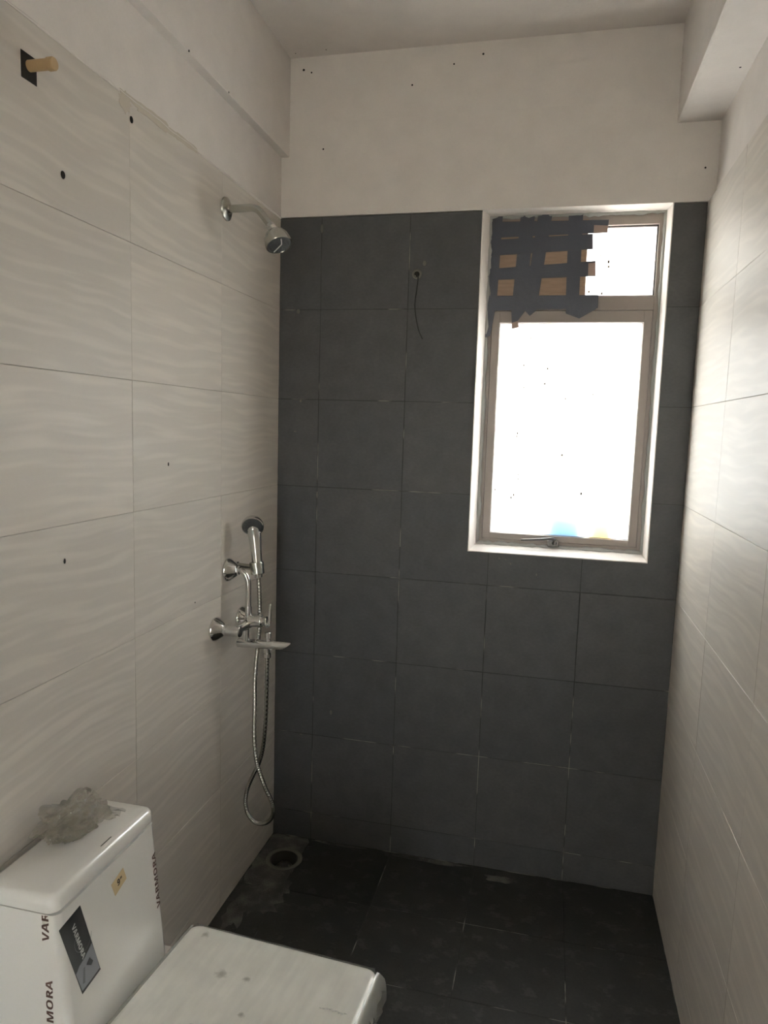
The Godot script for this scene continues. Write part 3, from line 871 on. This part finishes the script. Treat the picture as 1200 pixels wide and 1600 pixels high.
func make_hand_shower() -> void:
	# wall clip
	var c := thing("shower_holder", "chrome wall clip holding the hand shower beside the bend", "holder", Vector3(0, 1.08, 0.362))
	var cx := frame_to(Vector3(0.0815, 1.064, 0.362), Vector3(-0.12, 1, 0))
	part(c, "clip", lathe([Vector2(0.0195, -0.004), Vector2(0.0210, -0.002), Vector2(0.0215, 0.030), Vector2(0.0200, 0.033), Vector2(0.0150, 0.033), Vector2(0.0145, -0.004)], cx, 26, true).mesh(), M.satin_chrome)
	part(c, "stem", rod(Vector3(0.0, 1.078, 0.346), Vector3(0.063, 1.078, 0.358), 0.009).mesh(), M.satin_chrome)
	part(c, "rosette", lathe([Vector2(0.0135, 0), Vector2(0.014, 0.003), Vector2(0.012, 0.009), Vector2(0.001, 0.010)], frame_to(Vector3(0.0005, 1.078, 0.346), Vector3.RIGHT), 24).mesh(), M.chrome)
	var t := thing("hand_shower", "chrome hand shower with dark nozzle face parked in its wall clip", "hand shower", Vector3(0.083, 1.06, 0.362))
	var grip := smooth_path([Vector3(0.0840, 1.050, 0.362), Vector3(0.0810, 1.085, 0.362), Vector3(0.0765, 1.130, 0.362), Vector3(0.0715, 1.175, 0.362), Vector3(0.0675, 1.200, 0.3635), Vector3(0.066, 1.213, 0.366)], 5)
	part(t, "grip", tube(grip, func(q): return lerpf(0.0125, 0.0222, clampf(q * 1.25, 0.0, 1.0)) if q < 0.8 else lerpf(0.0222, 0.017, (q - 0.8) / 0.2), 20).mesh(50.0), M.chrome)
	var hd := Vector3(0.30, -0.42, 0.86).normalized()
	var hx := frame_to(Vector3(0.066, 1.212, 0.364), hd)
	var head := part(t, "head", lathe([Vector2(0.004, -0.014), Vector2(0.020, -0.011), Vector2(0.030, -0.002), Vector2(0.0335, 0.010), Vector2(0.0335, 0.015), Vector2(0.031, 0.0175), Vector2(0.029, 0.015), Vector2(0.001, 0.015)], hx, 32).mesh(), M.chrome)
	part(head, "face_plate", lathe([Vector2(0.0288, 0.013), Vector2(0.0288, 0.0165), Vector2(0.024, 0.019), Vector2(0.001, 0.0195)], hx, 28).mesh(), M.grey_plastic, "dark ribbed nozzle plate")
	var noz := MB.new()
	for r in [[0.023, 16], [0.015, 10], [0.007, 5]]:
		for i in r[1]:
			var a: float = TAU * i / r[1]
			noz.add(lathe([Vector2(0.0018, 0), Vector2(0.0014, 0.0030), Vector2(0.0004, 0.0032)], frame_to(hx * Vector3(r[0] * cos(a), 0.018, r[0] * sin(a)), hd), 7))
	part(head, "nozzles", noz.mesh(), M.grey_plastic)
	# hose, looping down and crossing itself
	var pts := [Vector3(0.0850, 1.0560, 0.362), Vector3(0.0875, 1.0, 0.3600), Vector3(0.0880, 0.9430, 0.3580), Vector3(0.0880, 0.8900, 0.3590), Vector3(0.0840, 0.8320, 0.3620), Vector3(0.0820, 0.7350, 0.3750), Vector3(0.0880, 0.6600, 0.3900), Vector3(0.0940, 0.5640, 0.4050), Vector3(0.1030, 0.4960, 0.4100), Vector3(0.1140, 0.4560, 0.4100), Vector3(0.1330, 0.4070, 0.4100), Vector3(0.1530, 0.3620, 0.4050), Vector3(0.1570, 0.3310, 0.4000), Vector3(0.1510, 0.3040, 0.3950), Vector3(0.1350, 0.2830, 0.3900), Vector3(0.1110, 0.2700, 0.3850), Vector3(0.0860, 0.2700, 0.3800), Vector3(0.0640, 0.2870, 0.3750), Vector3(0.0530, 0.3160, 0.3720), Vector3(0.0530, 0.3470, 0.3700), Vector3(0.0610, 0.3800, 0.3700), Vector3(0.0780, 0.4210, 0.3700), Vector3(0.0950, 0.4590, 0.3700), Vector3(0.1080, 0.5060, 0.3720), Vector3(0.1180, 0.5760, 0.3780), Vector3(0.1240, 0.6620, 0.3850), Vector3(0.1290, 0.7470, 0.3950), Vector3(0.1320, 0.8140, 0.4015)]
	var fine := smooth_path(pts, 24)
	var h := MeshInstance3D.new()
	h.name = "shower_hose"
	h.mesh = tube(fine, func(q): return 0.0064 + 0.0005 * sin(q * fine.size() * TAU / 4.0), 10).mesh(70.0)
	h.material_override = M.satin_chrome
	add_child(h)
	tag(h, "thin ribbed metal hose hanging in a crossed loop below the mixer", "hose")

func make_wall_bits() -> void:
	var wl: Node3D = get_node("wall_left")
	for q in [[2.162, 0.883, 0.0065, 1.2], [1.970, 1.114, 0.0065, 1.2]]:
		speck(wl, Vector3(0.0004, q[0], q[1]), Vector3.RIGHT, q[2], "plug_hole", "hole", q[3])
	for q in [[1.406, 0.737, 0.0028, 1.8], [1.230, 1.134, 0.003, 1.8], [1.02, 0.60, 0.002, 1.0]]:
		speck(wl, Vector3(0.0004, q[0], q[1]), Vector3.RIGHT, q[2], "chip", "hole", q[3])
	# ragged cement where tile and plaster meet
	var n := noise(99, 12.0, 3)
	var path := []
	for k in 91:
		var z := D * k / 90.0
		path.append(Vector3(0.0, TOP + 0.004 + 0.004 * n.get_noise_2d(z, 5.0), z))
	part(wl, "cement_joint", tube(path, func(q): return 0.0016 + 0.0014 * n.get_noise_2d(q * 3.0, 9.0), 6).mesh(60.0), M.plaster)
	for q in [[2.203, 0.80, 0.012, 0.10], [2.190, 0.905, 0.020, 0.022], [2.204, 0.66, 0.008, 0.09]]:
		var poly := []
		for i in 24:
			var a := TAU * i / 24
			var k := 1.0 + 0.6 * n.get_noise_2d(q[1] * 3 + cos(a) * 0.15, sin(a) * 0.15)
			poly.append(Vector3(-0.0005, q[0] + q[2] * k * sin(a), q[1] + q[3] * k * cos(a)))
		part(wl, "cement_patch", prism(poly, Vector3(0.0014, 0, 0)).mesh(), M.pale_cement)
	var p := thing("pipe_stub", "beige capped pipe stub sticking out of a square hole in the white tiles", "pipe", Vector3(0, 2.125, 1.195))
	part(p, "square_hole", prism([Vector3(-0.002, 2.098, 1.180), Vector3(-0.002, 2.098, 1.218), Vector3(-0.002, 2.143, 1.218), Vector3(-0.002, 2.143, 1.180)], Vector3(0.003, 0, 0)).mesh(), M.hole, "dark square opening behind the stub")
	part(p, "pipe", lathe([Vector2(0.0095, 0), Vector2(0.0095, 0.040), Vector2(0.0112, 0.0405), Vector2(0.0112, 0.050), Vector2(0.010, 0.052), Vector2(0.001, 0.0525)], frame_to(Vector3(0.0, 2.124, 1.198), Vector3.RIGHT), 22).mesh(), M.pipe_beige)
	# wire dangling from the hole in the slate
	var w := MeshInstance3D.new()
	w.name = "loose_wire"
	w.mesh = tube(smooth_path([Vector3(0.474, 2.012, 0.0), Vector3(0.478, 2.000, 0.006), Vector3(0.475, 1.965, 0.004), Vector3(0.470, 1.920, 0.003), Vector3(0.474, 1.880, 0.003), Vector3(0.485, 1.835, 0.003), Vector3(0.499, 1.805, 0.003)], 6), func(_q): return 0.0016, 8).mesh(60.0)
	w.material_override = M.wire
	add_child(w)
	tag(w, "thin dark wire hanging from the broken hole in the slate wall", "wire")

func make_drain() -> void:
	var d := thing("floor_drain", "round floor drain set in cement in the corner under the shower", "drain", Vector3(0.098, 0, 0.143))
	var x := frame_to(Vector3(0.098, 0, 0.143), Vector3.UP)
	part(d, "rim", lathe([Vector2(0.0485, -0.0010), Vector2(0.0485, 0.0010), Vector2(0.053, 0.0034), Vector2(0.059, 0.0034), Vector2(0.064, 0.0010), Vector2(0.062, -0.0010)], x, 40, true).mesh(), M.cement_smear, "pale cement ring")
	part(d, "well", lathe([Vector2(0.001, -0.060), Vector2(0.0450, -0.058), Vector2(0.0470, -0.010), Vector2(0.0482, 0.0008), Vector2(0.0486, 0.0008), Vector2(0.0486, -0.061), Vector2(0.001, -0.061)], x, 36).mesh(), M.well_plastic)
	var g := part(d, "trap_cup", lathe([Vector2(0.030, -0.059), Vector2(0.030, -0.030), Vector2(0.026, -0.024), Vector2(0.001, -0.022)], x, 24).mesh(), M.drain_metal)
	for i in 6:
		var a := TAU * i / 6
		part(g, "knob", lathe([Vector2(0.004, 0), Vector2(0.004, 0.004), Vector2(0.001, 0.006)], frame_to(x * Vector3(0.019 * cos(a), -0.0245, 0.019 * sin(a)), Vector3.UP), 8).mesh(), M.cement_smear)

# ---------------------------------------------------------------- toilet
func lettering(text: String, size: float, x: Transform3D, sx := 1.0) -> MB:
	var tm := TextMesh.new()
	var f := SystemFont.new()
	f.font_names = PackedStringArray(["Droid Sans"])
	f.font_weight = 700
	tm.font = f
	tm.text = text
	tm.font_size = 64
	tm.pixel_size = size / 64.0
	tm.depth = 0.0003
	tm.curve_step = 1.0
	var m := MB.new()
	var s := tm.get_mesh_arrays()
	var vs: PackedVector3Array = s[Mesh.ARRAY_VERTEX]
	var ids = s[Mesh.ARRAY_INDEX]
	if ids == null or ids.size() == 0:
		for p in vs:
			m.v.append(x * (p * Vector3(sx, 1, 1)))
	else:
		for i in ids:
			m.v.append(x * (vs[i] * Vector3(sx, 1, 1)))
	return m

func tank_x(y: float) -> float:     # front of the tank leans out towards its foot
	return lerpf(0.160, 0.190, clampf((0.675 - y) / 0.30, 0.0, 1.0))

func on_tank(y: float, z: float, lift := 0.0006) -> Vector3:
	return Vector3(tank_x(y) + lift, y, z)

func make_toilet() -> void:
	var t := thing("toilet", "white toilet with its lid still in clear film, against the tiled wall", "toilet", Vector3(0.2, 0, 1.23))
	var tank_rings := []
	for k in 9:
		var y := lerpf(0.36, 0.674, k / 8.0)
		tank_rings.append(rrect(0.018, tank_x(y), 1.078, 1.384, y, 0.014))
	var tank := part(t, "tank", loft(tank_rings).mesh(40.0), M.ceramic)
	var lid := []
	for q in [[-0.014, 0.6742], [-0.014, 0.6785], [-0.0015, 0.6785], [0.0, 0.680], [0.0, 0.692], [-0.0015, 0.700], [-0.006, 0.7065], [-0.013, 0.7095], [-0.03, 0.7105]]:
		lid.append(rrect(0.012 - q[0], 0.1595 + q[0], 1.0735 - q[0], 1.3885 + q[0], q[1], 0.018 + q[0] * 0.5, 6))
	var lidp := part(t, "tank_lid", loft(lid).mesh(50.0), M.ceramic)
	part(lidp, "scratch", cbox(Vector3(0.1415, 0.7100, 1.203), Vector3(0.1432, 0.7110, 1.236), 0.0002).mesh(), M.black_print)
	part(lidp, "flush_button", lathe([Vector2(0.021, 0), Vector2(0.021, 0.002), Vector2(0.019, 0.003), Vector2(0.001, 0.0035)], frame_to(Vector3(0.062, 0.7095, 1.205), Vector3.UP), 26).mesh(), M.chrome)
	# bowl: from a narrow foot to the wide rim
	var rings := []
	for q in [[0.0, 0.10, 0.52, 0.13, 0.05], [0.03, 0.10, 0.52, 0.128, 0.05], [0.14, 0.09, 0.53, 0.125, 0.055], [0.24, 0.07, 0.56, 0.145, 0.07], [0.32, 0.05, 0.615, 0.170, 0.08], [0.36, 0.03, 0.632, 0.178, 0.08], [0.374, 0.03, 0.634, 0.178, 0.08]]:
		rings.append(rrect(q[1], q[2], 1.2305 - q[3], 1.2305 + q[3], q[0], q[4], 6))
	part(t, "bowl", loft(rings).mesh(40.0), M.ceramic)
	# seat and lid, a little askew on their hinges
	var turn := Transform3D(Basis(Vector3.UP, -0.0635), Vector3(0.2195, 0, 1.0235))
	var ring := []
	for q in [[0.376, -0.006], [0.378, -0.003], [0.392, -0.003], [0.394, -0.006]]:
		ring.append(rrect(-q[1], 0.432 + q[1], -q[1], 0.388 + q[1], q[0], 0.035))
	part(t, "seat", loft(ring).mesh(40.0), M.ceramic).transform = part_turn(t, turn)
	var sl := []
	for q in [[0.3945, -0.004], [0.397, 0.0], [0.410, 0.0], [0.4155, -0.0018], [0.419, -0.006], [0.4205, -0.014], [0.4212, -0.05], [0.4215, -0.12]]:
		var r := rrect(-q[1], 0.432 + q[1], -q[1], 0.388 + q[1], q[0], maxf(0.026 + q[1] * 0.5, 0.006), 5)
		sl.append(r)
	var sm := loft(sl)
	sm.t.resize(sm.v.size())
	for i in sm.v.size():
		sm.t[i] = Vector2(sm.v[i].x / 0.44, sm.v[i].z / 0.40)
	var slid := part(t, "seat_lid", sm.mesh(50.0), M.wrapped_seat, "flat white lid under clear film")
	slid.transform = part_turn(t, turn)
	# film: a gathered skirt round the lid's front and back edges
	var n := noise(71, 1.0, 3)
	var film := MB.new()
	for run in [[Vector3(0.010, 0.4205, 0.012), Vector3(0.006, 0.4205, 0.376), Vector3(-1, 0, 0)], [Vector3(0.424, 0.4195, 0.384), Vector3(0.428, 0.4195, 0.010), Vector3(1, 0, 0)], [Vector3(0.012, 0.4195, 0.006), Vector3(0.420, 0.4195, 0.004), Vector3(0, 0, -1)]]:
		var grid := []
		for i in 61:
			var row := []
			var p: Vector3 = run[0].lerp(run[1], i / 60.0)
			for j in 8:
				var s := j / 7.0
				var w := 0.006 * n.get_noise_2d(i * 0.16, s * 3.0 + run[2].x * 8.0)
				var q: Vector3 = p + run[2] * (0.022 * sin(minf(s * 1.8, 1.57)) * (0.55 if run[2].z != 0 else 1.0) + w * s) + Vector3(0, -0.055 * s * s + 0.0016 * (1.0 - s) + w * 0.3 * s, 0)
				row.append(q)
			grid.append(row)
		for i in 60:
			for j in 7:
				film.quad(grid[i][j], grid[i + 1][j], grid[i + 1][j + 1], grid[i][j + 1])
	var fm := part(slid, "wrapping_film", film.mesh(60.0), M.clear_film, "clear gathered film")
	fm.transform = Transform3D()
	# crease of film standing up on the lid
	var cr := MB.new()
	for i in 9:
		var a := Vector3(0.352 + 0.006 * i, 0.4214, 0.128 + 0.010 * n.get_noise_2d(i * 1.1, 1.0))
		var b := a + Vector3(0.008, 0, 0.006 * n.get_noise_2d(i * 2.1, 4.0))
		var c := (a + b) / 2 + Vector3(0, 0.006 + 0.004 * n.get_noise_2d(i * 1.7, 9.0), 0.010)
		cr.tri(a, b, c)
	part(slid, "film_crease", cr.mesh(10.0), M.pale_film).transform = Transform3D()
	# tape lettering running up the tank edges
	var side := Basis(Vector3(0, 1, 0), Vector3(-1, 0, 0), Vector3(0, 0, 1))        # reads upwards, facing the viewer's end
	var words := lettering("VARMORA", 0.0185, Transform3D(side, Vector3(0.142, 0.4865, 1.3842)), 1.5)
	words.add(lettering("VARMORA", 0.0185, Transform3D(side, Vector3(0.1375, 0.692, 1.3842)), 1.5))
	# what runs on under the lid is hidden by it: keep the letters below the lid only
	var keep := MB.new()
	for i in range(0, words.v.size(), 3):
		if maxf(words.v[i].y, maxf(words.v[i + 1].y, words.v[i + 2].y)) < 0.6735:
			keep.tri(words.v[i], words.v[i + 1], words.v[i + 2])
	part(tank, "tape_print", keep.mesh(), M.brown_print, "brown lettering on packing tape at the near edge")
	var tilt := atan2(0.034, 0.30)
	var up := Vector3(sin(-tilt) * -1.0 * -1.0, cos(tilt), 0).normalized()
	up = Vector3(tank_x(0.6) - tank_x(0.5), 0.1, 0).normalized()
	var face := Basis(up, Vector3(0, 0, 1).normalized() * 1.0, up.cross(Vector3(0, 0, 1)))
	part(tank, "tape_print", lettering("VARMORA", 0.0165, Transform3D(face, on_tank(0.555, 1.094)), 1.5).mesh(), M.brown_print, "brown lettering on packing tape at the far edge")
	# black sticker, a little crooked, with pale lettering down its length and a pale picture at its foot
	var st := sticker_piece(tank, "label_sticker", [[1.383, 0.649], [1.326, 0.656], [1.292, 0.509], [1.345, 0.503]], 0.0005, M.sticker_black)
	st.set_meta("label", "black label sticker with pale lettering")
	sticker_piece(st, "picture", [[1.3555, 0.548], [1.345, 0.556], [1.330, 0.560], [1.308, 0.572], [1.300, 0.540], [1.295, 0.514], [1.320, 0.511], [1.3445, 0.509]], 0.0010, M.sticker_photo)
	sticker_piece(st, "picture_figure", [[1.328, 0.545], [1.318, 0.552], [1.310, 0.540], [1.316, 0.536], [1.322, 0.541]], 0.0014, M.sticker_black)
	sticker_piece(st, "picture_shade", [[1.342, 0.520], [1.336, 0.545], [1.332, 0.545], [1.336, 0.518]], 0.0014, M.sticker_grey)
	var down := (on_tank(0.506, 1.3185) - on_tank(0.6525, 1.3545)).normalized()
	var out := up.cross(Vector3(0, 0, 1)).normalized()
	if out.x < 0: out = -out
	var bs := Basis(down, out.cross(down).normalized(), out)
	part(st, "lettering", lettering("VARMORA", 0.0125, Transform3D(bs, on_tank(0.5985, 1.3405, 0.0011)), 1.25).mesh(), M.sticker_print)
	var arc := MB.new()
	for s in [[0.020, 0.0011, -2.3, -0.5], [0.025, 0.0008, -0.2, 1.2]]:
		for i in 14:
			var a0 := lerpf(s[2], s[3], i / 14.0)
			var a1 := lerpf(s[2], s[3], (i + 1) / 14.0)
			var c := on_tank(0.597, 1.331, 0.0012)
			var p0 := bs * Vector3(cos(a0), sin(a0), 0)
			var p1 := bs * Vector3(cos(a1), sin(a1), 0)
			arc.quad(c + p0 * s[0], c + p1 * s[0], c + p1 * (s[0] + s[1]), c + p0 * (s[0] + s[1]))
	part(st, "emblem_ring", arc.mesh(), M.sticker_grey)
	var num := sticker_piece(tank, "size_sticker", [[1.237, 0.636], [1.197, 0.646], [1.190, 0.620], [1.229, 0.609]], 0.0005, M.sticker_beige)
	num.set_meta("label", "beige size sticker with a handwritten nine")
	var nb := Basis(Vector3(0, 0, -1), up, Vector3(0, 0, -1).cross(up))
	part(num, "figure", lettering("9\"", 0.017, Transform3D(nb, on_tank(0.6285, 1.212, 0.0011)), 0.95).mesh(), M.black_print)

func part_turn(parent: Node3D, x: Transform3D) -> Transform3D:
	return Transform3D(x.basis, x.origin - parent.position)

func sticker_piece(parent: Node3D, called: String, zy: Array, lift: float, m: Material) -> MeshInstance3D:
	var poly := []
	for q in zy:
		poly.append(on_tank(q[1], q[0], lift - 0.0005))
	return part(parent, called, prism(poly, Vector3(0.0006, 0, 0)).mesh(), m)

func make_bag() -> void:
	# crumpled clear bag on the tank lid: folded sheet, deeply creased
	var n := noise(81, 1.0, 3)
	var fold := noise(83, 1.0, 2)
	var t := thing("plastic_bag", "crumpled clear plastic bag lying on the toilet tank lid", "plastic bag", Vector3(0.065, 0.711, 1.2))
	for layer in 2:
		var rings := []
		for i in 41:
			var a := PI * (0.03 + 0.94 * i / 40.0)
			var r := []
			for k in 72:
				var b := TAU * k / 72
				var d := Vector3(sin(a) * cos(b), cos(a), sin(a) * sin(b))
				var s := 0.86 + 0.50 * n.get_noise_3d(d.x * 0.9 + layer * 7, d.y * 0.9, d.z * 0.9) + 0.30 * (0.45 - absf(fold.get_noise_3d(d.x * 1.1 + layer * 3, d.y * 1.5, d.z * 1.1)) * 1.6)
				var e := [Vector3(0.056, 0.042, 0.072), Vector3(0.040, 0.030, 0.052)][layer] as Vector3
				var p: Vector3 = Vector3(0.064, 0.7405 - layer * 0.005, [1.212, 1.216][layer]) + d * s * e
				p.y = maxf(p.y, 0.7113 + 0.0008 * (1 + layer) + 0.0015 * absf(n.get_noise_2d(p.x * 90, p.z * 90)))
				p.x = maxf(p.x, 0.006)
				r.append(p)
			rings.append(r)
		part(t, ["outer_fold", "inner_fold"][layer], loft(rings).mesh(75.0), M.bag_film)
	# torn tail of the bag lying flat
	var tail := MB.new()
	var rows := []
	for i in 15:
		var row := []
		for j in 9:
			var u := i / 14.0
			var v := j / 8.0
			var x := lerpf(0.045, 0.118, v) + 0.008 * n.get_noise_2d(u * 4, v * 4)
			var z := lerpf(1.165, 1.115, u) + 0.006 * n.get_noise_2d(u * 5 + 3, v * 5)
			row.append(Vector3(x, 0.7130 + 0.009 * absf(n.get_noise_2d(u * 5 + 9, v * 6)) + 0.012 * (1 - u) * absf(n.get_noise_2d(v * 5, 2.0)), z))
		rows.append(row)
	for i in 14:
		for j in 8:
			tail.quad(rows[i][j], rows[i + 1][j], rows[i + 1][j + 1], rows[i][j + 1])
	part(t, "tail", tail.mesh(30.0), M.bag_film)

func _ready() -> void:
	rng.seed = 20240611
	make_light()
	make_materials()
	make_setting()
	make_window()
	make_toilet()
	make_overhead_shower()
	make_mixer()
	make_hand_shower()
	make_taped_cardboard()
	make_wall_bits()
	make_drain()
	make_bag()
	make_packet()
